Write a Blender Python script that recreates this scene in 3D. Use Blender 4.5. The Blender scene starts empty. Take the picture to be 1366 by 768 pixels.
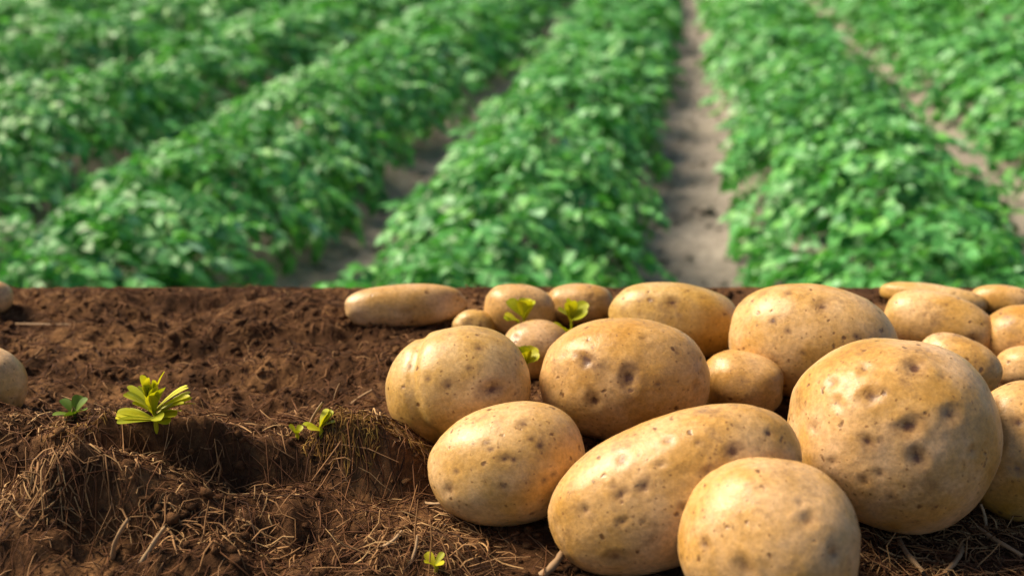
import bpy, bmesh, math, random
import numpy as np
from mathutils import Vector, Matrix

random.seed(7)
rng = np.random.default_rng(11)
scene = bpy.context.scene
C = scene.collection
R = math.radians

# ------------------------------------------------------------------ camera
F = 1366.0                                   # focal length in photograph pixels
PITCH = math.atan(538.0 / F)
CAM = np.array([0.0, 0.0, 0.30])
cam_d = bpy.data.cameras.new('camera')
cam_d.sensor_width = 36.0
cam_d.lens = 36.0 * F / 1366.0
cam_d.clip_start = 0.02
cam_d.clip_end = 2000.0
cam_d.dof.use_dof = True
cam_d.dof.focus_distance = 0.53
cam_d.dof.aperture_fstop = 36.0 / 5.2       # about 5.2 mm of aperture
cam = bpy.data.objects.new('camera', cam_d)
cam.location = CAM
cam.rotation_euler = (math.pi / 2 - PITCH, 0, 0)
C.objects.link(cam)
scene.camera = cam

# ------------------------------------------------------------------ sky, sun, exposure
SUN_DIR = Vector((-0.62, 0.26, 0.70)).normalized()      # towards the sun
elev = math.asin(SUN_DIR.z)
world = bpy.data.worlds.new('World')
scene.world = world
world.use_nodes = True
wn = world.node_tree.nodes
sky = wn.new('ShaderNodeTexSky')
sky.sky_type = 'NISHITA'
sky.sun_disc = False
sky.sun_elevation = elev
sky.sun_rotation = math.atan2(SUN_DIR.x, SUN_DIR.y)
bg = wn['Background']
bg.inputs['Strength'].default_value = 0.062
world.node_tree.links.new(sky.outputs[0], bg.inputs[0])
sun_d = bpy.data.lights.new('sun', 'SUN')
sun_d.energy = 4.6
sun_d.angle = R(28.0)         # a hazy, softened sun
sun_d.color = (1.0, 0.85, 0.63)
sun = bpy.data.objects.new('sun', sun_d)
sun.rotation_euler = SUN_DIR.to_track_quat('Z', 'Y').to_euler()
C.objects.link(sun)
vs = scene.view_settings
vs.view_transform = 'Standard'
vs.look = 'None'
vs.exposure = 0.86
vs.gamma = 1.0
scene.render.resolution_x = 1024
scene.render.resolution_y = 575

# ------------------------------------------------------------------ helpers
cp, sp = math.cos(PITCH), math.sin(PITCH)
FWD = np.array([0, cp, -sp]); UPV = np.array([0, sp, cp]); RGT = np.array([1.0, 0, 0])

def ray(px, py):
    d = FWD + RGT * (px - 683.0) / F - UPV * (py - 384.0) / F
    return d / np.linalg.norm(d)

def at(px, py, z=0.0):
    d = ray(px, py)
    return CAM + d * ((z - CAM[2]) / d[2])

def project(P):
    q = P - CAM
    w = q @ FWD
    return 683.0 + F * (q @ RGT) / w, 384.0 - F * (q @ UPV) / w

def hash3(ix, iy, iz, seed):
    h = (ix.astype(np.int64) * 374761393 + iy.astype(np.int64) * 668265263
         + iz.astype(np.int64) * 2147483647 + seed * 1274126177) & 0xFFFFFFFF
    h = ((h ^ (h >> 13)) * 1274126177) & 0xFFFFFFFF
    h = ((h ^ (h >> 16)) * 2246822519) & 0xFFFFFFFF
    return ((h ^ (h >> 15)) & 0xFFFFFF) / float(0xFFFFFF)

def noise(x, y, z=None, seed=0):
    """smooth value noise, -1..1"""
    x = np.asarray(x, float); y = np.asarray(y, float)
    z = np.zeros_like(x) if z is None else np.asarray(z, float)
    ix, iy, iz = np.floor(x), np.floor(y), np.floor(z)
    fx, fy, fz = x - ix, y - iy, z - iz
    fx = fx * fx * fx * (fx * (fx * 6 - 15) + 10); fy = fy * fy * fy * (fy * (fy * 6 - 15) + 10); fz = fz * fz * fz * (fz * (fz * 6 - 15) + 10)
    r = 0
    for a in (0, 1):
        for b in (0, 1):
            for c in (0, 1):
                w = (fx if a else 1 - fx) * (fy if b else 1 - fy) * (fz if c else 1 - fz)
                r = r + w * hash3(ix + a, iy + b, iz + c, seed)
    return r * 2 - 1

def fbm(x, y, z=None, seed=0, oct=4, gain=0.5):
    r = 0; a = 1.0; f = 1.0
    for o in range(oct):
        r = r + a * noise(x * f + 17.3 * o, y * f - 9.1 * o, None if z is None else z * f + 3.7 * o, seed + o)
        a *= gain; f *= 2.03
    return r

def sstep(a, b, x):
    t = np.clip((x - a) / (b - a), 0, 1)
    return t * t * (3 - 2 * t)

def mesh_np(name, V, Fc, smooth=True):
    """V (n,3), Fc (m,k) array of equal-size faces"""
    V = np.asarray(V, np.float32); Fc = np.asarray(Fc, np.int32)
    me = bpy.data.meshes.new(name)
    me.vertices.add(len(V)); me.vertices.foreach_set('co', V.ravel())
    k = Fc.shape[1]
    me.loops.add(Fc.size); me.loops.foreach_set('vertex_index', Fc.ravel())
    me.polygons.add(len(Fc))
    me.polygons.foreach_set('loop_start', np.arange(0, Fc.size, k, dtype=np.int32))
    me.polygons.foreach_set('use_smooth', np.full(len(Fc), smooth, dtype=bool))
    me.update(calc_edges=True)
    me.validate()
    return me

def link(name, me, mat=None, parent=None, loc=(0, 0, 0)):
    o = bpy.data.objects.new(name, me)
    C.objects.link(o)
    o.location = loc
    if parent: o.parent = parent
    if mat and me is not None and len(me.materials) == 0: me.materials.append(mat)
    return o

def tag(o, label=None, cat=None, group=None, kind=None):
    if label: o['label'] = label
    if cat: o['category'] = cat
    if group: o['group'] = group
    if kind: o['kind'] = kind
    return o

def tubes(paths, radii, sides=3):
    """paths (n,k,3), radii (n,k) -> verts, quads"""
    n, k, _ = paths.shape
    T = np.gradient(paths, axis=1)
    T /= np.linalg.norm(T, axis=2, keepdims=True) + 1e-12
    ref = np.tile(np.array([0.31, 0.17, 0.93]), (n, k, 1))
    A = np.cross(T, ref); A /= np.linalg.norm(A, axis=2, keepdims=True) + 1e-9
    B = np.cross(T, A)
    ang = np.arange(sides) * 2 * math.pi / sides
    V = paths[:, :, None, :] + radii[:, :, None, None] * (A[:, :, None, :] * np.cos(ang)[None, None, :, None] + B[:, :, None, :] * np.sin(ang)[None, None, :, None])
    base = (np.arange(n) * k * sides)[:, None, None]
    i = np.arange(k - 1)[None, :, None]; j = np.arange(sides)[None, None, :]; j2 = (j + 1) % sides
    q = np.stack([base + i * sides + j, base + i * sides + j2, base + (i + 1) * sides + j2, base + (i + 1) * sides + j], -1)
    return V.reshape(-1, 3), q.reshape(-1, 4)

# ------------------------------------------------------------------ materials
def new_mat(name):
    m = bpy.data.materials.new(name); m.use_nodes = True
    nt = m.node_tree
    return m, nt, nt.nodes, nt.links, nt.nodes['Principled BSDF']

def ramp(nd, stops):
    r = nd.new('ShaderNodeValToRGB')
    el = r.color_ramp.elements
    while len(el) > 1: el.remove(el[-1])
    el[0].position = stops[0][0]; el[0].color = (*stops[0][1], 1)
    for p, c in stops[1:]:
        e = el.new(p); e.color = (*c, 1)
    return r

def g3(v): return (v, v, v)

def mixc(nd, lk, fac, a, b, mode='MIX'):
    m = nd.new('ShaderNodeMix'); m.data_type = 'RGBA'; m.blend_type = mode
    for sock, v in ((m.inputs[0], fac), (m.inputs[6], a), (m.inputs[7], b)):
        if hasattr(v, 'is_output'): lk.new(v, sock)
        elif isinstance(v, tuple): sock.default_value = (*v, 1)
        else: sock.default_value = v
    return m.outputs[2]

def tex_noise(nd, lk, vec, scale, detail=4, rough=0.55, dist=0.0):
    n = nd.new('ShaderNodeTexNoise')
    n.inputs['Scale'].default_value = scale; n.inputs['Detail'].default_value = detail
    n.inputs['Roughness'].default_value = rough; n.inputs['Distortion'].default_value = dist
    if vec: lk.new(vec, n.inputs['Vector'])
    return n.outputs['Fac']

def potato_material():
    m, nt, nd, lk, p = new_mat('potato_skin')
    tc = nd.new('ShaderNodeTexCoord'); oi = nd.new('ShaderNodeObjectInfo')
    off = nd.new('ShaderNodeVectorMath'); off.operation = 'MULTIPLY_ADD'
    cmb = nd.new('ShaderNodeCombineXYZ')
    for k in range(3): lk.new(oi.outputs['Random'], cmb.inputs[k])
    lk.new(cmb.outputs[0], off.inputs[0]); off.inputs[1].default_value = (3.1, 5.7, 2.3); lk.new(tc.outputs['Object'], off.inputs[2])
    vec = off.outputs[0]
    big = tex_noise(nd, lk, vec, 26, 5, 0.6)
    r1 = ramp(nd, [(0.30, (0.46, 0.24, 0.04)), (0.44, (0.55, 0.32, 0.09)), (0.57, (0.62, 0.395, 0.175)), (0.74, (0.71, 0.49, 0.275))])
    lk.new(big, r1.inputs[0]); col = r1.outputs[0]
    # a little tint from potato to potato
    rr = ramp(nd, [(0.0, (0.98, 0.90, 0.76)), (0.35, (0.90, 0.87, 0.90)), (0.7, (1.06, 1.0, 0.95)), (1.0, (0.93, 0.94, 0.80))])
    lk.new(oi.outputs['Random'], rr.inputs[0])
    col = mixc(nd, lk, 1.0, col, rr.outputs[0], 'MULTIPLY')
    # fine russet mottling
    fine = tex_noise(nd, lk, vec, 420, 6, 0.7)
    r2 = ramp(nd, [(0.38, g3(0.70)), (0.62, g3(1.08))])
    lk.new(fine, r2.inputs[0]); col = mixc(nd, lk, 0.8, col, r2.outputs[0], 'MULTIPLY')
    # lenticels: irregular brown specks, in two sizes
    def specks(scale, size, thresh, dist):
        wob = nd.new('ShaderNodeTexNoise'); wob.inputs['Scale'].default_value = scale * 2.2; lk.new(vec, wob.inputs['Vector'])
        ad = nd.new('ShaderNodeVectorMath'); ad.operation = 'MULTIPLY_ADD'
        lk.new(wob.outputs['Color'], ad.inputs[0]); ad.inputs[1].default_value = (dist,) * 3; lk.new(vec, ad.inputs[2])
        v = nd.new('ShaderNodeTexVoronoi'); v.inputs['Scale'].default_value = scale; lk.new(ad.outputs[0], v.inputs['Vector'])
        rs = ramp(nd, [(0.0, g3(1)), (size * 0.45, g3(0.9)), (size, g3(0))]); lk.new(v.outputs['Distance'], rs.inputs[0])
        sx = nd.new('ShaderNodeSeparateColor'); lk.new(v.outputs['Color'], sx.inputs[0])
        gt = nd.new('ShaderNodeMath'); gt.operation = 'GREATER_THAN'; gt.inputs[1].default_value = thresh; lk.new(sx.outputs[0], gt.inputs[0])
        mu = nd.new('ShaderNodeMath'); mu.operation = 'MULTIPLY'; lk.new(rs.outputs[0], mu.inputs[0]); lk.new(gt.outputs[0], mu.inputs[1])
        return mu.outputs[0]
    s1 = specks(125, 0.22, 0.55, 0.004)
    s2 = specks(300, 0.26, 0.62, 0.002)
    col = mixc(nd, lk, s2, col, mixc(nd, lk, 0.75, col, (0.16, 0.07, 0.02)))
    col = mixc(nd, lk, s1, col, mixc(nd, lk, 0.9, col, (0.12, 0.05, 0.015)))
    # eyes
    at_ = nd.new('ShaderNodeAttribute'); at_.attribute_name = 'eye'
    en = tex_noise(nd, lk, vec, 330, 4, 0.7)
    er = ramp(nd, [(0.30, g3(0.55)), (0.58, g3(1.0))]); lk.new(en, er.inputs[0])
    em = nd.new('ShaderNodeMath'); em.operation = 'MULTIPLY'; em.use_clamp = True
    lk.new(at_.outputs['Fac'], em.inputs[0]); lk.new(er.outputs[0], em.inputs[1])
    col = mixc(nd, lk, em.outputs[0], col, (0.105, 0.045, 0.02))
    # dried soil clinging in thin patches
    dn = tex_noise(nd, lk, vec, 60, 8, 0.72)
    da = nd.new('ShaderNodeAttribute'); da.attribute_name = 'dirt'
    dm = nd.new('ShaderNodeMath'); dm.operation = 'MULTIPLY_ADD'
    lk.new(da.outputs['Fac'], dm.inputs[0]); dm.inputs[1].default_value = 0.30; lk.new(dn, dm.inputs[2])
    dr = ramp(nd, [(0.545, g3(0)), (0.74, g3(0.8))]); lk.new(dm.outputs[0], dr.inputs[0])
    col = mixc(nd, lk, dr.outputs[0], col, (0.15, 0.08, 0.04))
    lk.new(col, p.inputs['Base Color'])
    rg = ramp(nd, [(0.35, g3(0.30)), (0.7, g3(0.46))]); lk.new(fine, rg.inputs[0]); lk.new(rg.outputs[0], p.inputs['Roughness'])
    p.inputs['Specular IOR Level'].default_value = 0.45
    p.inputs['Subsurface Weight'].default_value = 0.05
    p.inputs['Subsurface Radius'].default_value = (0.006, 0.003, 0.001)
    p.inputs['Subsurface Scale'].default_value = 1.0
    bsum = nd.new('ShaderNodeMath'); bsum.operation = 'SUBTRACT'
    lk.new(fine, bsum.inputs[0]); lk.new(s1, bsum.inputs[1])
    b = nd.new('ShaderNodeBump'); b.inputs['Strength'].default_value = 0.32; b.inputs['Distance'].default_value = 0.0008
    lk.new(bsum.outputs[0], b.inputs['Height']); lk.new(b.outputs[0], p.inputs['Normal'])
    return m

def soil_material(name, stops, scale, bump_d, rough=0.95):
    m, nt, nd, lk, p = new_mat(name)
    tc = nd.new('ShaderNodeTexCoord'); vec = tc.outputs['Object']
    a = tex_noise(nd, lk, vec, scale, 9, 0.68)
    r = ramp(nd, stops); lk.new(a, r.inputs[0])
    f = tex_noise(nd, lk, vec, scale * 14, 6, 0.75)
    r2 = ramp(nd, [(0.3, g3(0.45)), (0.65, g3(1.25))]); lk.new(f, r2.inputs[0])
    lk.new(mixc(nd, lk, 0.85, r.outputs[0], r2.outputs[0], 'MULTIPLY'), p.inputs['Base Color'])
    p.inputs['Roughness'].default_value = rough; p.inputs['Specular IOR Level'].default_value = 0.15
    b = nd.new('ShaderNodeBump'); b.inputs['Strength'].default_value = 0.9; b.inputs['Distance'].default_value = bump_d
    lk.new(f, b.inputs['Height']); lk.new(b.outputs[0], p.inputs['Normal'])
    return m

def island_material(name, stops, rough, spec, translucent=0.0, trans_col=None, bump=0.0):
    m, nt, nd, lk, p = new_mat(name)
    ge = nd.new('ShaderNodeNewGeometry'); oi = nd.new('ShaderNodeObjectInfo')
    ad = nd.new('ShaderNodeMath'); ad.operation = 'ADD'; lk.new(ge.outputs['Random Per Island'], ad.inputs[0]); lk.new(oi.outputs['Random'], ad.inputs[1])
    fr = nd.new('ShaderNodeMath'); fr.operation = 'FRACT'; lk.new(ad.outputs[0], fr.inputs[0])
    r = ramp(nd, stops); lk.new(fr.outputs[0], r.inputs[0])
    tc = nd.new('ShaderNodeTexCoord')
    n = tex_noise(nd, lk, tc.outputs['Object'], 60, 4, 0.6)
    r2 = ramp(nd, [(0.3, g3(0.82)), (0.7, g3(1.12))]); lk.new(n, r2.inputs[0])
    col = mixc(nd, lk, 1.0, r.outputs[0], r2.outputs[0], 'MULTIPLY')
    lk.new(col, p.inputs['Base Color'])
    p.inputs['Roughness'].default_value = rough; p.inputs['Specular IOR Level'].default_value = spec
    if translucent:
        t = nd.new('ShaderNodeBsdfTranslucent'); lk.new(mixc(nd, lk, 1.0, col, trans_col, 'MULTIPLY'), t.inputs[0])
        mx = nd.new('ShaderNodeMixShader'); mx.inputs[0].default_value = translucent
        lk.new(p.outputs[0], mx.inputs[1]); lk.new(t.outputs[0], mx.inputs[2])
        lk.new(mx.outputs[0], nd['Material Output'].inputs[0])
    return m

M_POT = potato_material()
M_SOIL = soil_material('dark_peaty_soil', [(0.28, (0.034, 0.015, 0.006)), (0.5, (0.11, 0.049, 0.019)), (0.68, (0.32, 0.16, 0.064))], 22, 0.004)
M_FIELD = soil_material('field_soil', [(0.3, (0.23, 0.205, 0.175)), (0.5, (0.37, 0.325, 0.28)), (0.7, (0.46, 0.41, 0.355))], 3.0, 0.02)
M_FIBRE = island_material('dry_fibre', [(0.0, (0.035, 0.014, 0.006)), (0.5, (0.095, 0.037, 0.015)), (0.85, (0.21, 0.092, 0.037)), (1.0, (0.38, 0.21, 0.095))], 0.8, 0.2)
M_GOLD = island_material('golden_moss', [(0.0, (0.18, 0.08, 0.022)), (0.6, (0.32, 0.165, 0.04)), (1.0, (0.44, 0.27, 0.06))], 0.7, 0.2, 0.3, (1, 0.9, 0.6))
M_STRAW2 = island_material('straw_litter', [(0.0, (0.18, 0.085, 0.03)), (0.6, (0.33, 0.175, 0.07)), (1.0, (0.48, 0.30, 0.13))], 0.75, 0.25)
M_STRAW = island_material('straw', [(0.0, (0.30, 0.18, 0.09)), (1.0, (0.42, 0.28, 0.15))], 0.65, 0.3)
M_LEAF = island_material('potato_leaf', [(0.0, (0.036, 0.165, 0.030)), (0.3, (0.072, 0.30, 0.064)), (0.65, (0.13, 0.44, 0.125)), (0.85, (0.18, 0.52, 0.09)), (1.0, (0.38, 0.68, 0.40))], 0.5, 0.45, 0.28, (1.0, 1.15, 0.55))
M_SEED = island_material('seedling_leaf', [(0.0, (0.32, 0.36, 0.010)), (0.6, (0.54, 0.53, 0.014)), (1.0, (0.68, 0.62, 0.025))], 0.5, 0.35, 0.35, (1.0, 1.0, 0.5))
M_SEEDDARK = island_material('seedling_leaf_dark', [(0.0, (0.07, 0.14, 0.01)), (1.0, (0.16, 0.24, 0.02))], 0.5, 0.35, 0.3, (1.0, 1.0, 0.5))

# ------------------------------------------------------------------ soil terrace
EDGE = float(at(683, 384)[1])                # far lip of the bank, a straight line
def bump(x, y, px, py, wx, wf, wb, h):
    c = at(px, py)
    wy = np.where(y < c[1], wf, wb)
    return h * np.exp(-np.abs((x - c[0]) / wx) ** 2.4) * np.exp(-np.abs((y - c[1]) / wy) ** 2.0)

def soil_h(x, y):
    x = np.asarray(x, float); y = np.asarray(y, float)
    left = 1 - sstep(-0.10, -0.035, x)                   # the rough part lies left of the potatoes
    wig = 0.007 * noise(x * 18, y * 0 + 3.3, seed=5)
    yy = y + wig
    h = bump(x, yy, 190, 652, 0.115, 0.010, 0.055, 0.036)        # ridge the seedling stands on
    h = np.maximum(h, bump(x, yy, -120, 645, 0.13, 0.011, 0.060, 0.036))
    h = np.maximum(h, bump(x, yy, 480, 645, 0.036, 0.011, 0.050, 0.036))     # second hump by the potatoes
    h = h + bump(x, yy, 150, 712, 0.050, 0.014, 0.034, 0.042)     # near mound
    h = h + bump(x, yy, 30, 755, 0.040, 0.026, 0.034, 0.020)
    h = h + bump(x, yy, 275, 765, 0.034, 0.015, 0.026, 0.019)
    h = h + bump(x, yy, 430, 690, 0.050, 0.020, 0.030, 0.008)
    h = h + bump(x, yy, 560, 740, 0.030, 0.012, 0.020, 0.007)
    back = sstep(0.56, 0.62, y) * (1 - sstep(EDGE - 0.02, EDGE - 0.006, y))
    h = h + left * back * (0.011 * noise(x * 7, y * 34, seed=21) + 0.004 * noise(x * 16, y * 60, seed=22))
    fade = 1 - 0.72 * sstep(EDGE - 0.025, EDGE - 0.003, y)
    amp = (0.30 + 0.70 * left) * (0.15 + 0.85 * fade)
    h = h + amp * (0.0050 * fbm(x * 26, y * 30, seed=31, oct=3) + 0.0022 * fbm(x * 110, y * 120, seed=41, oct=3, gain=0.6))
    cl = np.abs(noise(x * 62, y * 70, seed=51))
    h = h + amp * 0.0026 * (cl - 0.4)
    return h

def surf(px, py):
    """where the view ray through a pixel meets the uneven soil"""
    d = ray(px, py); t = np.linspace(0.25, 1.2, 1900)
    P = CAM + d * t[:, None]
    k = np.nonzero(P[:, 2] < soil_h(P[:, 0], P[:, 1]))[0]
    return P[k[0]] if len(k) else at(px, py)

def axis(pts):
    out = []
    for a, b, s in pts: out.append(np.arange(a, b, s))
    return np.concatenate(out)
X = axis([(-4, -0.8, 0.08), (-0.8, -0.40, 0.006), (-0.40, 0.0, 0.0019), (0.0, 0.45, 0.003), (0.45, 0.8, 0.008), (0.8, 4.05, 0.08)])
Y = np.concatenate([axis([(-2.0, 0.10, 0.08), (0.10, 0.28, 0.006), (0.28, 0.60, 0.0019), (0.60, EDGE - 0.001, 0.0028)]), [EDGE]])
GX, GY = np.meshgrid(X, Y)
GZ = soil_h(GX, GY)
near = sstep(0.10, 0.28, GY); GZ = GZ * (0.3 + 0.7 * near)
GZ[-1] = 0.0004 + 0.0006 * noise(X * 130, X * 0, seed=61)
V = np.stack([GX, GY, GZ], -1)
# the bank falls away behind the lip down to the field
drop = []
for dy, z in ((0.004, -0.010), (0.03, -0.09), (0.09, -0.26), (0.20, -0.50), (0.36, -0.76)):
    r = V[-1].copy(); r[:, 1] = EDGE + dy + 0.004 * noise(X * 20, X * 0 + dy * 50, seed=62) * (dy > 0.01); r[:, 2] = z; drop.append(r)
V = np.concatenate([V, np.stack(drop)], 0)
ny, nx = V.shape[:2]
ii = (np.arange(ny - 1)[:, None] * nx + np.arange(nx - 1)[None, :]).ravel()
soil = link('soil', mesh_np('soil', V.reshape(-1, 3), np.stack([ii, ii + 1, ii + nx + 1, ii + nx], -1)), M_SOIL)
tag(soil, kind='structure', label='dark brown peaty soil bank the potatoes lie on')

# ------------------------------------------------------------------ field beyond and below
ZF = -0.70
YAW = math.atan2((912 - 683.0) / F, cp + sp * 538.0 / F)
DV = np.array([math.sin(YAW), math.cos(YAW)]); DU = np.array([math.cos(YAW), -math.sin(YAW)])
SP = 0.925; U0 = 0.095                                     # furrow lines at U0 + k*SP
def uv2xy(u, v): return u * DU[0] + v * DV[0], u * DU[1] + v * DV[1]
def field_h(u, v):
    ph = (u - U0) / SP
    ridge = 0.5 - 0.5 * np.cos(2 * math.pi * ph)
    return ZF + 0.13 * ridge ** 1.2 + 0.008 * fbm(u * 9, v * 7, seed=71, oct=3) + 0.008 * np.abs(noise(u * 16, v * 14, seed=73))
fu = axis([(-60, -9, 3.0), (-9, -3, 0.08), (-3, 3, 0.03), (3, 6, 0.06), (6, 61, 3.0)])
fv = axis([(0.9, 6, 0.036), (6, 26, 0.12), (26, 60, 2), (60, 420, 30)])
GU, GV = np.meshgrid(fu, fv)
FZ = field_h(GU, GV); far = sstep(26, 30, GV) + sstep(6, 9, np.abs(GU)); FZ = np.where(far > 0.02, ZF + 0.05, FZ)
fx, fy = uv2xy(GU, GV)
ny, nx = GU.shape
ii = (np.arange(ny - 1)[:, None] * nx + np.arange(nx - 1)[None, :]).ravel()
field = link('field_ground', mesh_np('field_ground', np.stack([fx, fy, FZ], -1).reshape(-1, 3), np.stack([ii, ii + 1, ii + nx + 1, ii + nx], -1)), M_FIELD)
tag(field, kind='structure', label='grey brown field soil with furrows between the crop rows')
s = 900.0
far_g = link('ground', mesh_np('ground', [(-s, -s, ZF - 0.16), (s, -s, ZF - 0.16), (s, s, ZF - 0.16), (-s, s, ZF - 0.16)], [(0, 1, 2, 3)]), M_FIELD)
tag(far_g, kind='structure', label='grey brown farmland reaching the horizon')

# compound leaf template: stalk plus leaflets, folded along the midrib
def leaflet(base, ang, L, W, fold, droop, twist=0.0):
    prof = [(0.0, 0.0), (0.22, 0.80), (0.50, 1.0), (0.78, 0.62), (1.0, 0.0)]
    mid = []; lf = []; rt = []
    for t, w in prof:
        z = -droop * t * t * L
        mid.append((t * L, 0, z))
        if 0 < t < 1:
            lf.append((t * L, w * W / 2, z + fold * w * W / 2)); rt.append((t * L, -w * W / 2, z + fold * w * W / 2))
    P = np.array(mid + lf + rt)
    f = [(0, 1, 5), (0, 8, 1), (1, 2, 6), (1, 6, 5), (2, 1, 8), (2, 8, 9), (2, 3, 7), (2, 7, 6), (3, 2, 9), (3, 9, 10), (3, 4, 7), (4, 3, 10)]
    c, s_ = math.cos(twist), math.sin(twist)
    P = P @ np.array([[1, 0, 0], [0, c, s_], [0, -s_, c]])
    c, s_ = math.cos(ang), math.sin(ang)
    P = P @ np.array([[c, s_, 0], [-s_, c, 0], [0, 0, 1]])
    return P + np.array(base), np.array(f)

def leaf_template(rs, n_pair=3):
    Vs = []; Fs = []; n = 0
    def add(P, f):
        nonlocal n
        Vs.append(P); Fs.append(f + n); n += len(P)
    curve = lambda t: (t * 0.13, 0.0, 0.02 * math.sin(t * 2.6) - 0.05 * t * t)
    for k in range(n_pair):
        t = 0.35 + 0.5 * k / max(1, n_pair - 1)
        for s_ in (-1, 1):
            L = rs.uniform(0.050, 0.070) * (0.8 + 0.25 * k / n_pair)
            add(*leaflet(curve(t), s_ * rs.uniform(0.75, 1.15), L, L * rs.uniform(0.58, 0.74), rs.uniform(0.1, 0.45), rs.uniform(0.05, 0.5), rs.uniform(-0.5, 0.5)))
    L = rs.uniform(0.066, 0.085)
    add(*leaflet(curve(0.95), rs.uniform(-0.2, 0.2), L, L * 0.7, rs.uniform(0.1, 0.4), rs.uniform(0.2, 0.6)))
    # stalk, a thin three sided strip
    pts = np.array([[curve(t) for t in (0, 0.33, 0.66, 0.97)]])
    tv, tq = tubes(pts, np.array([[0.003, 0.0026, 0.002, 0.0012]]))
    tri = np.concatenate([tq[:, [0, 1, 2]], tq[:, [0, 2, 3]]])
    add(tv, tri)
    return np.concatenate(Vs), np.concatenate(Fs)
def leaf_far(rs):
    Vs = []; Fs = []; n = 0
    for (bx, ang, L) in ((0.045, -0.95, 0.058), (0.045, 0.95, 0.058), (0.078, -0.9, 0.064), (0.078, 0.9, 0.064), (0.11, -0.85, 0.064), (0.11, 0.85, 0.064), (0.12, 0.0, 0.078)):
        L *= rs.uniform(0.85, 1.1); W = L * 0.68; f_ = rs.uniform(0.1, 0.45); dr = rs.uniform(0.05, 0.4)
        P = np.array([(0, 0, 0), (L * 0.45, W / 2, f_ * W / 2 - dr * L * 0.2), (L, 0, -dr * L), (L * 0.45, -W / 2, f_ * W / 2 - dr * L * 0.2), (L * 0.5, 0, -dr * L * 0.22)])
        a = ang + rs.uniform(-0.2, 0.2); c, s_ = math.cos(a), math.sin(a)
        P = P @ np.array([[c, s_, 0], [-s_, c, 0], [0, 0, 1]]) + np.array([bx, 0, 0.012])
        Vs.append(P); Fs.append(np.array([(0, 4, 1), (1, 4, 2), (0, 3, 4), (4, 3, 2)]) + n); n += 5
    return np.concatenate(Vs), np.concatenate(Fs)
rs = random.Random(3)
NN = 6
LEAVES = [leaf_template(rs) for _ in range(NN)] + [leaf_far(rs) for _ in range(NN)]
LEAF_ME = []
for k, (lv, lf) in enumerate(LEAVES):
    me = mesh_np('leaf', lv, lf, True); me.materials.append(M_LEAF); LEAF_ME.append(me)

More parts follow.
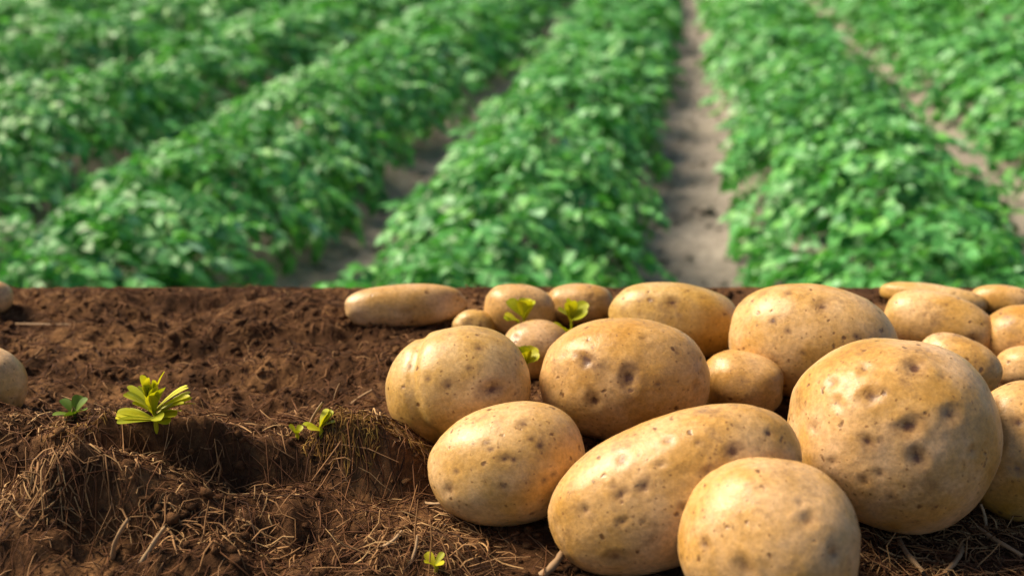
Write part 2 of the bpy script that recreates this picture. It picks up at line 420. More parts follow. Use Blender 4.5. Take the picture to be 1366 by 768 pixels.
row_labels = {
    -1: 'broad leafy green potato row left of the wide bare furrow',
    0: 'leafy green potato row right of the wide bare furrow',
    1: 'green potato row beyond the narrow right-hand furrow, at right edge',
    -2: 'second leafy potato row left of the wide bare furrow',
    -3: 'third leafy potato row left of the wide bare furrow',
    -4: 'fourth leafy potato row left of the wide bare furrow, upper left',
    -5: 'fifth potato row left of the wide bare furrow, top left',
    -6: 'sixth potato row left of the wide bare furrow, top left corner',
    2: 'second potato row beyond the narrow right-hand furrow, top right corner',
}
def row_z(u, v): return field_h(u, v)
def make_row(k):
    uc = U0 + (k + 0.5) * SP + (0.035 if k <= -2 else 0.0)
    fat = 1.12 if k <= -2 else 1.04
    v0, v1 = 1.25, (20.0 if k >= -4 else 17.0)
    if k <= -3: v0 = 2.0
    if k <= -5: v0 = 3.6
    root = bpy.data.objects.new('crop_row', None); C.objects.link(root)
    x0, y0 = uv2xy(uc, v0); root.location = (x0, y0, ZF + 0.12); root.rotation_euler = (0, 0, -YAW)
    tag(root, row_labels[k], 'crop row', 'rows of potato plants in the field')
    org = np.array([x0, y0, ZF + 0.12])
    # leaf transforms
    tr = []
    def seg(a, b, dens, scl):
        n = int((b - a) * dens)
        v = rng.uniform(a, b, n)
        phi = np.arccos(rng.uniform(-1, 1, n) * 0.98)          # 0..pi across the dome, denser at the top
        rad = 1.04 - 0.42 * rng.uniform(0, 1, n) ** 1.6
        clump = 1 + 0.13 * noise(v * 3.1 + k * 7, np.full(n, k * 1.7), seed=81) + 0.10 * noise(v * 6 + k, phi * 1.6, seed=82) + 0.05 * noise(v * 15, phi * 3.0, seed=83)
        hw = 0.315 * fat * clump * rad; hh = 0.27 * clump * rad
        u = uc + hw * np.cos(phi); z = ZF + 0.06 + hh * np.sin(phi) ** 1.15
        sc = scl * rng.uniform(0.7, 1.2, n)
        yaw = np.where(rng.uniform(0, 1, n) < 0.6, np.where(np.cos(phi) > 0, 0, math.pi) + rng.normal(0, 0.9, n), rng.uniform(0, 2 * math.pi, n))
        pitch = rng.normal(0.12, 0.33, n) + 0.55 * np.abs(np.cos(phi))
        roll = rng.normal(0, 0.35, n)
        tr.append(np.stack([u, v, z, sc, yaw, pitch, roll, rad], -1))
    seg(v0, 4.3, 470, 0.64); seg(max(v0, 4.3), 10, 360, 0.74); seg(10, v1, 170, 1.0)
    T = np.concatenate(tr)
    x, y = uv2xy(T[:, 0], T[:, 1])
    pos = np.stack([x, y, T[:, 2]], -1)
    yaw, pitch, roll = T[:, 4] - YAW, T[:, 5], T[:, 6]
    cy, sy, cp_, sp_, cr, sr = np.cos(yaw), np.sin(yaw), np.cos(pitch), np.sin(pitch), np.cos(roll), np.sin(roll)
    Z0 = np.zeros_like(cy); O1 = np.ones_like(cy)
    Rz = np.stack([cy, -sy, Z0, sy, cy, Z0, Z0, Z0, O1], -1).reshape(-1, 3, 3)
    Ry = np.stack([cp_, Z0, sp_, Z0, O1, Z0, -sp_, Z0, cp_], -1).reshape(-1, 3, 3)
    Rx = np.stack([O1, Z0, Z0, Z0, cr, -sr, Z0, sr, cr], -1).reshape(-1, 3, 3)
    M = (Rz @ Ry @ Rx) * T[:, 3][:, None, None]
    var = rng.integers(0, NN, len(T)) + np.where(T[:, 1] > 4.3, NN, 0)
    # the leaves that show largest become parts of their own
    px, py = project(pos)
    dist = np.linalg.norm(pos - CAM, axis=1)
    vis = (T[:, 1] <= 4.3) & (px > -30) & (px < 1396) & (py < 400) & (py > -30) & (T[:, 7] > 0.86)
    score = np.where(vis, T[:, 3] / dist, 0)
    order = np.argsort(-score)[:230]
    order = order[score[order] > 0.13]
    single = np.zeros(len(T), bool); single[order] = True
    rootM = Matrix.Translation(Vector(org)) @ Matrix.Rotation(-YAW, 4, 'Z'); inv = rootM.inverted()
    for i in np.nonzero(single)[0]:
        o = bpy.data.objects.new('leaf', LEAF_ME[var[i]]); C.objects.link(o); o.parent = root
        m4 = Matrix([[*M[i][0], pos[i][0]], [*M[i][1], pos[i][1]], [*M[i][2], pos[i][2]], [0, 0, 0, 1]])
        o.matrix_local = inv @ m4
    Vs, Fs, n = [], [], 0
    for q in range(len(LEAVES)):
        idx = np.nonzero((var == q) & ~single)[0]
        lv, lf = LEAVES[q]
        P = np.einsum('nij,vj->nvi', M[idx], lv) + pos[idx][:, None, :]
        Vs.append(P.reshape(-1, 3)); Fs.append((lf[None] + (np.arange(len(idx)) * len(lv))[:, None, None]).reshape(-1, 3) + n)
        n += P.shape[0] * P.shape[1]
    V = np.concatenate(Vs) - org
    c, s_ = math.cos(YAW), math.sin(YAW)
    V = V @ np.array([[c, s_, 0], [-s_, c, 0], [0, 0, 1]])
    fo = link('foliage', mesh_np('foliage', V, np.concatenate(Fs)), M_LEAF, root); fo['kind'] = 'stuff'
    # stems under the canopy
    ns = int((v1 - v0) / 0.16)
    vv = np.linspace(0.05, v1 - v0 - 0.05, ns) + rng.normal(0, 0.02, ns)
    paths = []
    for a in vv:
        for b in range(2):
            d = rng.uniform(-0.26, 0.26); e = rng.uniform(-0.1, 0.1)
            paths.append([(0, a, -0.12), (d * 0.4, a + e * 0.5, 0.02), (d, a + e, 0.12)])
    P = np.array(paths); tv, tq = tubes(P, np.tile(np.array([[0.006, 0.005, 0.003]]), (len(P), 1)), 4)
    st = link('stems', mesh_np('stems', tv, tq), M_LEAF, root); st['kind'] = 'stuff'
for k in sorted(row_labels): make_row(k)

# small clods in the furrows
n = 1500
cu = U0 + rng.integers(-3, 3, n) * SP + rng.normal(0, 0.10, n); cv = rng.uniform(1.4, 8, n)
ico = bmesh.new(); bmesh.ops.create_icosphere(ico, subdivisions=1, radius=1.0)
iv = np.array([v.co[:] for v in ico.verts]); ifc = np.array([[v.index for v in f.verts] for f in ico.faces]); ico.free()
rad = rng.uniform(0.005, 0.018, n) * np.where(rng.uniform(0, 1, n) < 0.1, 1.7, 1)
cx_, cy_ = uv2xy(cu, cv); cz_ = field_h(cu, cv)
P = iv[None] * rad[:, None, None] * (1 + 0.25 * rng.normal(0, 1, (n, len(iv), 1))) * np.array([1, 1, 0.7]) + np.stack([cx_, cy_, cz_ + rad * 0.2], -1)[:, None]
o = link('soil_clods', mesh_np('soil_clods', P.reshape(-1, 3), (ifc[None] + (np.arange(n) * len(iv))[:, None, None]).reshape(-1, 3)), M_FIELD)
tag(o, 'small dry clods of earth scattered along the field furrows', 'soil clods', kind='stuff')

# ------------------------------------------------------------------ potatoes
bm = bmesh.new(); bmesh.ops.create_icosphere(bm, subdivisions=6, radius=1.0)
SV6 = np.array([v.co[:] for v in bm.verts]); SF6 = np.array([[v.index for v in f.verts] for f in bm.faces]); bm.free()
bm = bmesh.new(); bmesh.ops.create_icosphere(bm, subdivisions=5, radius=1.0)
SV5 = np.array([v.co[:] for v in bm.verts]); SF5 = np.array([[v.index for v in f.verts] for f in bm.faces]); bm.free()

POT = []
def potato(label, cx, cy, a, b, tilt=0, depth=None, e=2.25, egg=0.0, lump=0.05, eyes=(), seed=0, dist=None, groove=None, flat_top=None, sink=0.004, hi=False, dirt=0.3, lift=0.0, crown=1):
    SV, SF = (SV6, SF6) if hi else (SV5, SF5)
    d = ray(cx, cy)
    rgt = np.cross(d, [0, 0, 1.0]); rgt /= np.linalg.norm(rgt); up = np.cross(rgt, d)
    ct, st = math.cos(R(tilt)), math.sin(R(tilt))
    ex = rgt * ct + up * st; ey = up * ct - rgt * st; ez = -d
    n = SV / (np.sum(np.abs(SV) ** e, axis=1) ** (1 / e))[:, None]
    if flat_top:                                          # squat potatoes: blunt crown, rounder belly
        E = np.where(SV[:, 1] > 0, flat_top, 2.3)
        SV = SV.copy()
        n = SV / (((SV[:, 0] ** 2 + SV[:, 2] ** 2) ** (E / 2) + np.abs(SV[:, 1]) ** E) ** (1 / E))[:, None]
    c = depth if depth else min(a, b) * 1.0
    P = n * np.array([a, b, c])
    if crown != 1: P[:, 1] = np.where(P[:, 1] > 0, P[:, 1] * crown, P[:, 1])
    P[:, 1] *= 1 + egg * n[:, 0]; P[:, 2] *= 1 + egg * n[:, 0]
    nz = 1 + lump * noise(SV[:, 0] * 1.3 + seed * 3.1, SV[:, 1] * 1.3, SV[:, 2] * 1.3, seed=100 + seed) + lump * 0.45 * noise(SV[:, 0] * 2.9, SV[:, 1] * 2.9 + seed, SV[:, 2] * 2.9, seed=200 + seed) \
        + 0.0025 * noise(SV[:, 0] * 8, SV[:, 1] * 8, SV[:, 2] * 8 + seed, seed=300 + seed) + 0.0025 * noise(SV[:, 0] * 22, SV[:, 1] * 22, SV[:, 2] * 22, seed=310 + seed)
    P = P * nz[:, None]
    if groove:                                            # a long fold in the skin
        gx, gw, gd, bend = groove
        q = (P[:, 0] / a) - gx - bend * (P[:, 1] / b) ** 2 + 0.09 * noise(SV[:, 0] * 3, SV[:, 1] * 3, SV[:, 2] * 3, seed=77)
        P *= (1 - gd * np.exp(-(q / gw) ** 2) * sstep(-0.5, 0.2, P[:, 2] / c))[:, None]
    W = P[:, :1] * ex + P[:, 1:2] * ey + P[:, 2:] * ez      # in pixels at unit F
    def place(t):
        return CAM + d * t + W * (t * np.dot(d, FWD) / F)
    if dist is None:
        lo, hi_ = 0.2, 1.4
        for _ in range(40):
            t = 0.5 * (lo + hi_); Q = place(t); k = Q[:, 2].argmin()
            g = max(float(soil_h(Q[k, 0], Q[k, 1])), 0) * 0.6 - sink + lift
            if Q[k, 2] > g: lo = t
            else: hi_ = t
        dist = t
    Q = place(dist)
    cen = CAM + d * dist
    # eyes: shallow pits with a brown scar
    nrm = Q - cen; nrm /= np.linalg.norm(nrm, axis=1, keepdims=True)
    facing = (nrm @ d) < -0.05
    ux, uy = project(Q)
    scale = dist * np.dot(d, FWD) / F
    eye = np.zeros(len(Q)); disp = np.zeros(len(Q))
    lst = [(e_[0], e_[1], e_[2], e_[3]) for e_ in eyes]
    rr = random.Random(seed)
    for (x_, y_, r_, dk) in lst:
        r_ *= 1.18
        m = np.where(facing, (ux - x_) ** 2 + (uy - y_) ** 2, 1e12); i = int(m.argmin())
        dd = np.linalg.norm(Q - Q[i], axis=1) / (r_ * scale)
        wv = Q / (r_ * scale)
        dd = dd * (1 + 0.30 * noise(wv[:, 0] * 1.3, wv[:, 1] * 1.3, wv[:, 2] * 1.3, seed=400 + seed))
        va = rr.uniform(0, math.pi); sd = ((Q - Q[i]) @ (ex * math.cos(va) + ey * math.sin(va))) / (r_ * scale)
        dd = np.sqrt(dd ** 2 + 0.9 * sd ** 2)               # stretched one way
        disp -= r_ * scale * (0.28 * np.exp(-(dd / 0.85) ** 2) - 0.07 * np.exp(-((dd - 1.7) / 0.7) ** 2))
        eye = np.maximum(eye, dk * 1.2 * (0.42 * np.exp(-(dd / 1.35) ** 2) + 0.75 * np.exp(-(dd / 0.62) ** 4) + 0.25 * np.exp(-((dd - 1.15) / 0.22) ** 2)))
    for _ in range(7):                                    # some on the sides the photograph does not show
        i = rr.randrange(len(Q))
        if facing[i]: continue
        r_ = rr.uniform(5, 9); dd = np.linalg.norm(Q - Q[i], axis=1) / (r_ * scale)
        disp -= r_ * scale * 0.34 * np.exp(-dd ** 2); eye = np.maximum(eye, 0.8 * np.exp(-(dd / 0.8) ** 2))
    Q = Q + nrm * disp[:, None]
    base = np.array([cen[0], cen[1], Q[:, 2].min()])
    me = mesh_np('potato', Q - base, SF)
    at1 = me.attributes.new('eye', 'FLOAT', 'POINT'); at1.data.foreach_set('value', eye.astype(np.float32))
    dz = (Q[:, 2] - Q[:, 2].min()) / (Q[:, 2].max() - Q[:, 2].min())
    at2 = me.attributes.new('dirt', 'FLOAT', 'POINT'); at2.data.foreach_set('value', (dirt * (1 - sstep(0.0, 0.30, dz))).astype(np.float32))
    o = link('potato', me, M_POT, None, base)
    tag(o, label, 'potato', 'potatoes heaped on the soil')
    POT.append((label, cen, a * scale, b * scale, Q))
    return o

potato('potato cut off by the left edge of the picture', -12, 512, 44, 50, seed=1)
potato('long low potato lying apart at the back, left of the heap', 541, 408, 82, 29, 1, e=2.4, lump=0.05, seed=2)
potato('tiny pale potato peeping over the creased potato at the heap\'s left', 634, 434, 30, 21, seed=3)
potato('back row potato behind the leftmost tall sprout', 692, 414, 47, 35, -8, e=2.3, lump=0.05, seed=4)
potato('small bright potato wedged in the back row between two sprouts', 728, 412, 24, 22, e=2.3, seed=5, lump=0.02)
potato('back row potato behind the middle sprout, left of the yellow one', 774, 406, 45, 28, 3, e=2.4, lump=0.05, seed=6, eyes=[(790, 395, 4, .6)])
potato('yellowish potato at the back, left of the large upper potato', 899, 427, 86, 49, -4, e=2.35, lump=0.05, seed=7, eyes=[(898, 403, 7, .9), (868, 398, 3, .6), (938, 397, 3, .5), (850, 420, 3, .4)])
potato('round potato with three brown eyes in the middle of the heap', 832, 505, 115, 82, 5, e=2.15, egg=-0.03, lump=0.04, seed=8, hi=True,
       eyes=[(781, 481, 10, .95), (838, 504, 11, .95), (792, 535, 9, .9), (878, 514, 3.5, .7), (903, 470, 3.5, .6), (858, 450, 4, .5), (928, 515, 6, .5)])
potato('small potato in shadow under a sprout, between two larger ones', 716, 467, 47, 39, seed=9, eyes=[(688, 449, 5, .8)])
potato('creased potato with a folded left side at the left of the heap', 614, 515, 97, 81, 8, e=2.2, egg=0.03, lump=0.04, seed=10, hi=False, groove=(-0.66, 0.075, 0.075, 0.34),
       eyes=[(656, 522, 11, .95), (637, 466, 6, .7), (596, 517, 6, .7), (545, 486, 4, .5), (627, 490, 3, .6), (571, 505, 3, .6)])
potato('egg shaped potato at the front left of the heap', 678, 619, 106, 79, 10, e=2.15, egg=0.04, lump=0.03, seed=11, hi=False,
       eyes=[(671, 612, 6, .9), (688, 614, 4.5, .8), (718, 596, 5, .8), (712, 584, 4, .7), (695, 567, 6, .7), (600, 655, 8, .7), (648, 592, 4, .7), (657, 598, 3, .7), (725, 640, 4, .7), (738, 628, 3, .6), (608, 628, 3, .6), (671, 647, 4, .6)])
potato('longest potato, lying aslant at the front of the heap', 900, 649, 173, 94, 27, e=2.3, egg=-0.03, lump=0.025, seed=12, hi=True, dirt=0.6,
       eyes=[(978, 602, 11, .9), (861, 648, 8, .85), (826, 661, 8, .8), (818, 648, 5, .6), (832, 612, 9, .7), (880, 618, 6, .45), (894, 588, 6, .6), (932, 588, 5, .6), (942, 629, 6, .7), (782, 679, 7, .6), (829, 696, 6, .7), (854, 696, 4, .5), (912, 678, 6, .5), (820, 744, 9, .6), (1028, 580, 6, .6)])
potato('smooth potato nearest the camera, cut off by the lower edge', 1023, 723, 119, 111, 0, e=2.15, egg=0.02, lump=0.03, seed=13, hi=True, dirt=0.5,
       eyes=[(942, 723, 7, .7), (925, 707, 4, .4), (1078, 692, 10, .5), (1068, 670, 6, .4), (1113, 738, 9, .6), (994, 756, 12, .4)])
potato('largest round potato with many deep eyes at the right front', 1188, 577, 133, 127, 0, e=2.2, egg=0.0, lump=0.035, seed=14, hi=True, dirt=0.45,
       eyes=[(1217, 489, 12, 1), (1215, 571, 12, 1), (1162, 526, 11, .8), (1153, 494, 8, .5), (1157, 592, 8, .9), (1223, 613, 11, .8), (1268, 556, 11, .7), (1109, 512, 8, .5), (1085, 572, 8, .5), (1109, 617, 6, .6), (1172, 633, 5, .6), (1257, 500, 6, .5), (1150, 643, 6, .6), (1297, 602, 6, .5), (1174, 588, 4, .6), (1190, 660, 5, .5), (1120, 540, 8, .3)])
potato('large potato at the top of the heap, right of the yellowish one', 1081, 456, 109, 77, -2, e=2.2, lump=0.025, seed=15, hi=False,
       eyes=[(1094, 407, 9, .9), (1053, 391, 5, .7), (1053, 445, 4, .7), (1166, 405, 6, .5), (1032, 426, 3.5, .8), (1143, 445, 3.5, .8), (1010, 478, 5, .5), (1072, 472, 3, .6), (1034, 483, 3, .6)])
potato('small potato sunk in the dark gap behind the longest potato', 990, 512, 54, 45, seed=16)
potato('oval potato at the upper right with a brown tip', 1252, 432, 72, 41, -10, lump=0.03, seed=17, eyes=[(1298, 452, 7, .9), (1262, 405, 3, .6), (1232, 420, 3, .5)])
potato('potato half hidden behind the largest one\'s right shoulder', 1279, 486, 55, 37, -15, lump=0.03, seed=18, sink=0.0)
potato('potato with three dark eyes at the right edge beside the largest one', 1365, 600, 74, 93, 0, lump=0.04, seed=19, hi=False, eyes=[(1322, 542, 9, .9), (1325, 594, 10, .9), (1357, 562, 8, .9), (1358, 624, 8, .7)])
potato('pinkish potato cut by the right edge, in the upper row', 1366, 449, 54, 43, 15, lump=0.03, seed=20)
potato('small potato low at the right edge, above the three-eyed one', 1376, 491, 44, 30, 10, lump=0.03, seed=21)
potato('small shiny potato at the back near the right edge', 1337, 401, 40, 21, 5, e=2.3, lump=0.02, seed=22)
potato('flat potato at the back right, showing only its top', 1244, 397, 68, 18, 0, e=2.4, lump=0.02, seed=23, depth=24)

potato('sliver of a potato at the far left edge, just below the field', -12, 397, 27, 23, e=2.3, lump=0.02, seed=24)

# ------------------------------------------------------------------ loose fibres on the soil
def fibres(n, xr, yr, lmin, lmax, rmin, rmax, curl=0.5, stand=0.15, filt=None, zoff=0.0005):
    x = rng.uniform(*xr, n); y = rng.uniform(*yr, n)
    if filt is not None:
        k = filt(x, y); x = x[k]; y = y[k]; n = len(x)
    a = rng.uniform(0, 2 * math.pi, n); L = lmin + (lmax - lmin) * rng.uniform(0, 1, n) ** 2
    K = 4
    t = np.linspace(0, 1, K)
    bend = rng.normal(0, curl, n)
    seg = L / (K - 1)
    px = np.zeros((n, K)); py = np.zeros((n, K)); ang = a.copy()
    px[:, 0] = x; py[:, 0] = y
    for j in range(1, K):
        px[:, j] = px[:, j - 1] + np.cos(ang) * seg; py[:, j] = py[:, j - 1] + np.sin(ang) * seg
        ang = ang + bend + rng.normal(0, 0.25, n)
    py = np.minimum(py, EDGE - 0.001 - rng.uniform(0, 0.003, (n, 1)))
    pz = soil_h(px, py) + zoff
    arch = np.abs(rng.normal(0, stand, n))[:, None] * L[:, None] * np.where(rng.uniform(0, 1, (n, 1)) < 0.5, np.sin(t * math.pi)[None] * 0.6, t[None])
    pz = pz + arch
    r = rng.uniform(rmin, rmax, n)[:, None] * (1 - 0.75 * np.abs(t - 0.4)[None])
    return tubes(np.stack([px, py, pz], -1), r)

def left_of_heap(x, y): return rng.uniform(0, 1, len(x)) < np.clip(1 - sstep(-0.06, 0.03, x) * 0.7, 0, 1)
sets = [fibres(8500, (-0.36, 0.34), (0.30, 0.53), 0.006, 0.028, 0.00014, 0.00042, 0.45, 0.16, left_of_heap),
        fibres(1500, (-0.36, 0.30), (0.30, 0.54), 0.018, 0.055, 0.0002, 0.00048, 0.25, 0.10, left_of_heap),
        fibres(6500, (-0.55, 0.06), (0.50, 0.762), 0.005, 0.022, 0.00018, 0.0005, 0.5, 0.15),
        fibres(4000, (0.10, 0.40), (0.28, 0.48), 0.010, 0.045, 0.0002, 0.0006, 0.25, 0.14)]
off = 0; Vs = []; Fs = []
for tv, tq in sets: Vs.append(tv); Fs.append(tq + off); off += len(tv)
o = link('root_fibres', mesh_np('root_fibres', np.concatenate(Vs), np.concatenate(Fs)), M_FIBRE)
tag(o, 'matted dry brown root fibres strewn over the dark soil', 'root fibres', kind='stuff')

def mound_tops(x, y):
    k = np.zeros(len(x))
    for (px, py, wx, wy) in ((150, 690, 0.055, 0.011), (60, 728, 0.04, 0.011), (285, 745, 0.04, 0.011), (190, 628, 0.10, 0.009), (480, 622, 0.03, 0.011), (560, 735, 0.03, 0.02), (1230, 740, 0.05, 0.03), (1330, 715, 0.04, 0.03)):
        c = at(px, py); k = np.maximum(k, np.exp(-((x - c[0]) / wx) ** 2 - ((y - c[1]) / wy) ** 2))
    return rng.uniform(0, 1, len(x)) < k
tv, tq = fibres(18000, (-0.32, 0.32), (0.33, 0.54), 0.005, 0.022, 0.00022, 0.00062, 0.3, 0.30, mound_tops)
o = link('straw_litter', mesh_np('straw_litter', tv, tq), M_STRAW2)
tag(o, 'short tan straw litter caught along the tops of the soil mounds', 'straw litter', kind='stuff')

def crest(x, y):
    c = at(190, 652)
    return (np.abs(y - (c[1] + 0.012 - 0.012 * noise(x * 18, x * 0 + 3.3, seed=5))) < 0.016) & (noise(x * 22, y * 22, seed=91) > 0.1) & (rng.uniform(0, 1, len(x)) < 0.25 + 0.75 * sstep(-0.20, -0.14, x))
tv, tq = fibres(9000, (-0.24, -0.03), (0.44, 0.54), 0.003, 0.009, 0.0002, 0.00045, 0.6, 0.35, crest)
o = link('golden_moss', mesh_np('golden_moss', tv, tq), M_GOLD)
tag(o, 'golden mossy fringe along the crest of the soil ridge', 'moss', kind='stuff')

# crumbs of soil, thicker round the potatoes' undersides
n = 5200
cx_ = rng.uniform(-0.38, 0.36, n); cy_ = rng.uniform(0.30, EDGE - 0.004, n)
bx_, by_ = [], []
for (_, cen, a_, b_, Q) in POT:
    k = 70; low = Q[Q[:, 2] < Q[:, 2].min() + 0.012]; pick = low[rng.integers(0, len(low), k)]
    out = pick[:, :2] - cen[None, :2]; out /= np.linalg.norm(out, axis=1, keepdims=True) + 1e-9
    pp = pick[:, :2] + out * rng.uniform(0.0, 0.006, (k, 1)); bx_.append(pp[:, 0]); by_.append(pp[:, 1])
cx_ = np.concatenate([cx_] + bx_); cy_ = np.minimum(np.concatenate([cy_] + by_), EDGE - 0.003); n = len(cx_)
rad = 0.0008 + 0.0026 * rng.uniform(0, 1, n) ** 3
P = iv[None] * rad[:, None, None] * (1 + 0.28 * rng.normal(0, 1, (n, len(iv), 1))) * np.array([1, 1, 0.8]) + np.stack([cx_, cy_, soil_h(cx_, cy_) + rad * 0.35], -1)[:, None]
o = link('soil_crumbs', mesh_np('soil_crumbs', P.reshape(-1, 3), (ifc[None] + (np.arange(n) * len(iv))[:, None, None]).reshape(-1, 3)), M_SOIL)
tag(o, 'loose crumbs of dark soil around the potatoes and on the bank', 'soil crumbs', kind='stuff')

# larger straws that can be told apart: base pixel, tip pixel, tip height
def straw(label, p0, p1, z1, r=0.0011, bend=0.003, z0=None, mat=None):
    a = surf(*p0); a[2] -= 0.001; z1 = a[2] + z1 * 0.8
    b = at(p1[0], p1[1], z1)
    t = np.linspace(0, 1, 9)[:, None]
    P = a[None] * (1 - t) + b[None] * t
    side = np.cross(b - a, [0, 0, 1.0]); side /= np.linalg.norm(side) + 1e-9
    P = P + side[None] * bend * np.sin(t * math.pi) + np.array([0, 0, 1.0]) * abs(bend) * 0.5 * np.sin(t * math.pi * 0.9)
    rr = r * (1 - 0.35 * t[:, 0]) * (1 + 0.12 * np.sin(np.arange(9) * 2.3))
    tv, tq = tubes(P[None], rr[None], 7)
    o = link('straw', mesh_np('straw', tv - a, tq), mat or M_STRAW, None, a)
    tag(o, label, 'straw', 'loose straws on the soil')
straw('thick pale root stalk sticking out from under the longest potato', (722, 766), (752, 733), 0.010, 0.0024, 0.002, z0=0.001)
straw('straw leaning up at the lower left, nearest the left corner', (150, 742), (172, 692), 0.030, 0.0013)
straw('straw to the right of the leaning one at lower left', (188, 748), (222, 702), 0.028, 0.0013, -0.003)
straw('short upright straw behind the green sprig by the heap', (446, 540), (454, 511), 0.030, 0.0009, 0.001)
straw('leaning straw beside the green sprig at the ridge crest', (412, 570), (431, 536), 0.034, 0.0010, 0.001)
straw('straw pointing at the creased potato from the left', (468, 537), (497, 520), 0.026, 0.0008, 0.001)
straw('long pale straw lying in the dark corner under the largest potato', (1196, 705), (1232, 764), 0.006, 0.0017, 0.003)
straw('broad curved straw at the bottom beside the nearest potato', (1282, 716), (1258, 766), 0.006, 0.0016, -0.003)
straw('straw standing under the right side of the largest potato', (1316, 706), (1308, 672), 0.016, 0.0010, 0.001)
straw('thin straw slanting across the lower right corner', (1298, 694), (1364, 742), 0.010, 0.0013, 0.004)
straw('short straw stub below the egg shaped potato', (546, 752), (557, 714), 0.014, 0.0010, 0.001)
straw('hooked pale straw at the bottom, left of the stub', (506, 728), (536, 709), 0.008, 0.0010, 0.004)
straw('straw poking out beneath the left end of the egg shaped potato', (566, 668), (592, 672), 0.004, 0.0009, 0.002)
straw('long thin straw lying on the back soil at far left', (10, 430), (110, 434), 0.008, 0.0008, 0.004)

# ------------------------------------------------------------------ seedlings
def blade_mesh(L, W, cup=0.25, arch=0.25):
    ts = [0, 0.18, 0.4, 0.62, 0.82, 0.95, 1.0]; ws = [0.25, 0.50, 0.80, 1.0, 0.98, 0.68, 0.25]
    V = []; Fq = []
    for t, w in zip(ts, ws):
        z = arch * L * math.sin(t * 1.9) * 0.6
        for s_ in (-1, -0.5, 0, 0.5, 1):
            V.append((t * L, s_ * w * W / 2, z + cup * (abs(s_) ** 1.6) * w * W / 2))
    for i in range(len(ts) - 1):
        for j in range(4):
            q = i * 5 + j; Fq.append((q, q + 5, q + 6, q + 1))
    return np.array(V), np.array(Fq)

def seedling(label, base_px, leaves, z_extra=None, mat=M_SEED, stem_h=0.006, scale=1.0, ground=None):
    """leaves: (azimuth deg about view, elevation deg, length m, width m, start height m)"""
    b = surf(*base_px)
    root = bpy.data.objects.new('seedling', None); C.objects.link(root); root.location = b
    tag(root, label, 'seedling', 'bright green seedlings')
    top = max(l[4] for l in leaves) if leaves else stem_h
    P = np.array([[(0, 0, -0.003), (0.0005, 0, top * 0.5), (0, 0, top + 0.0005)]])
    tv, tq = tubes(P, np.array([[0.0013, 0.0011, 0.0008]]) * scale, 6)
    link('stem', mesh_np('stem', tv, tq), mat, root)
    for az, el, L, W, z in leaves:
        V, Fq = blade_mesh(L * scale, W * scale)
        o = link('leaf', mesh_np('leaf', V, Fq), mat, root, (0, 0, z))
        o.rotation_euler = (rng.normal(0, 0.25), -R(el), R(az))
    return root

rr = random.Random(5)
def rosette(n, L, W, z, el0=25, el1=75, spread=(0, 360)):
    out = []
    for i in range(n):
        az = spread[0] + (spread[1] - spread[0]) * (i + 0.5) / n + rr.uniform(-8, 8)
        out.append((az, rr.uniform(el0, el1), L * rr.uniform(0.8, 1.15), W * rr.uniform(0.85, 1.15), z * rr.uniform(0.75, 1.0)))
    return out
main = [(rr.uniform(-25, 25) + (180 if a > 90 else 0), 90 - abs(90 - a) , 0.020 * rr.uniform(0.85, 1.1), 0.0056, 0.011) for a in range(12, 172, 11)]
main += [(az, rr.uniform(35, 70), 0.016, 0.0050, 0.010) for az in range(-160, -15, 18)]
main += [(-12 + 14 * k, 4 + 9 * (k % 3), 0.0215, 0.0052, 0.009 - 0.0012 * (k % 3)) for k in range(-2, 3)]
main += [(-40 - 12 * k, 12, 0.018, 0.0066, 0.007) for k in range(3)]
main += [(150 + 16 * k, 2 + 8 * (k % 2), 0.019, 0.0054, 0.0045) for k in range(5)]
seedling('large yellow-green seedling standing on the soil ridge at left', (208, 570), [(a + rr.uniform(-22, 22), e_ + rr.uniform(-8, 8), L * 0.98, W * rr.uniform(0.85, 1.1), z * rr.uniform(0.7, 1.05)) for a, e_, L, W, z in main])
seedling('small dull green seedling left of the large one on the ridge', (100, 560), rosette(6, 0.011, 0.006, 0.004, 5, 45), mat=M_SEEDDARK)
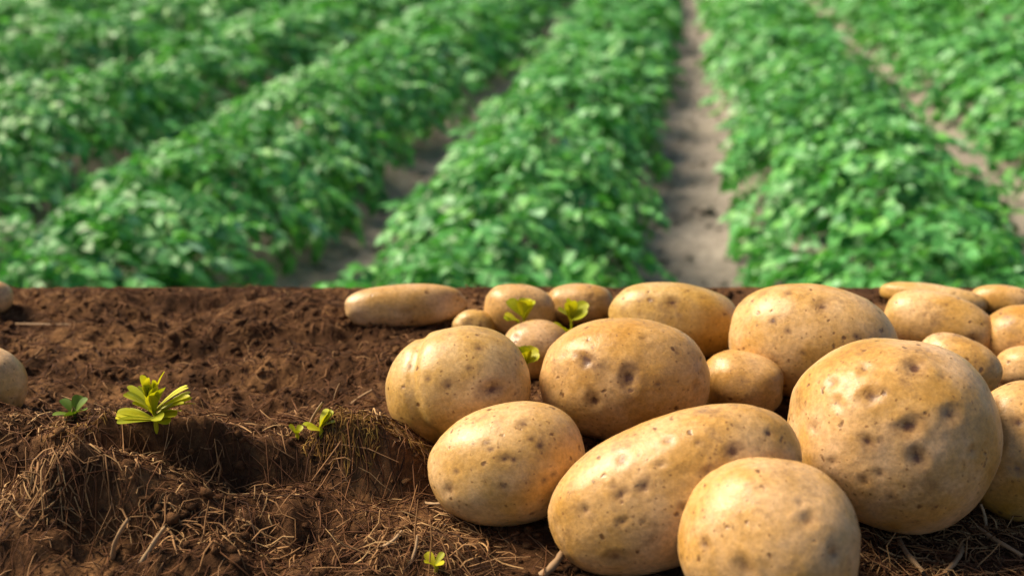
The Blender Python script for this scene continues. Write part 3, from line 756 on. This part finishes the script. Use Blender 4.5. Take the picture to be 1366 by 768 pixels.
seedling('green sprig on the ridge crest just left of the potato heap', (428, 580), rosette(5, 0.010, 0.0055, 0.005, 20, 60, (-30, 60)) + rosette(2, 0.009, 0.005, 0.003, 5, 25, (150, 220)))
seedling('tiny yellow-green leaf pair on the ridge, left of the sprig', (396, 583), rosette(3, 0.006, 0.004, 0.002, 20, 50))
seedling('tiny green leaflet at the lower edge below the heap', (581, 762), rosette(4, 0.007, 0.004, 0.004, 20, 60), ground=0.004)

def sprout(label, base_px, tips, mat=M_SEED):
    """a stem rising between the potatoes; tips are pixels, reached on the vertical plane through the base"""
    b = at(*base_px); b[2] = 0.0
    root = bpy.data.objects.new('seedling', None); C.objects.link(root); root.location = b
    tag(root, label, 'seedling', 'bright green seedlings')
    paths = []
    for (tx, ty, n, L, W, el0, el1, spread) in tips:
        d = ray(tx, ty); p = CAM + d * ((b[1] - CAM[1]) / d[1]) - b
        paths.append([(0, 0, -0.003), tuple(p * 0.5 + np.array([0.001, 0, 0])), tuple(p)])
        for (az, el, l_, w_, z_) in rosette(n, L, W, 0.0, el0, el1, spread):
            V, Fq = blade_mesh(l_, w_)
            o = link('leaf', mesh_np('leaf', V, Fq), mat, root, tuple(p + np.array([0, 0, rr.uniform(-0.001, 0.001)])))
            o.rotation_euler = (rng.normal(0, 0.3), -R(el), R(az))
    P = np.array(paths); tv, tq = tubes(P, np.tile(np.array([[0.0012, 0.001, 0.0007]]), (len(P), 1)), 6)
    link('stem', mesh_np('stem', tv, tq), mat, root)
sprout('leftmost tall sprout, in front of the back row potatoes', (697, 466), [(699, 424, 6, 0.015, 0.010, 30, 85, (-120, 240)), (692, 430, 3, 0.012, 0.008, 10, 30, (150, 250))])
sprout('middle sprout with two leaf tufts above the three-eyed potato', (760, 470), [(762, 425, 6, 0.014, 0.010, 25, 85, (-60, 300)), (757, 447, 4, 0.013, 0.009, 10, 60, (140, 330))])
sprout('low sprout between the creased potato and the three-eyed one', (702, 522), [(702, 484, 6, 0.012, 0.0085, 15, 80, (-150, 210))])
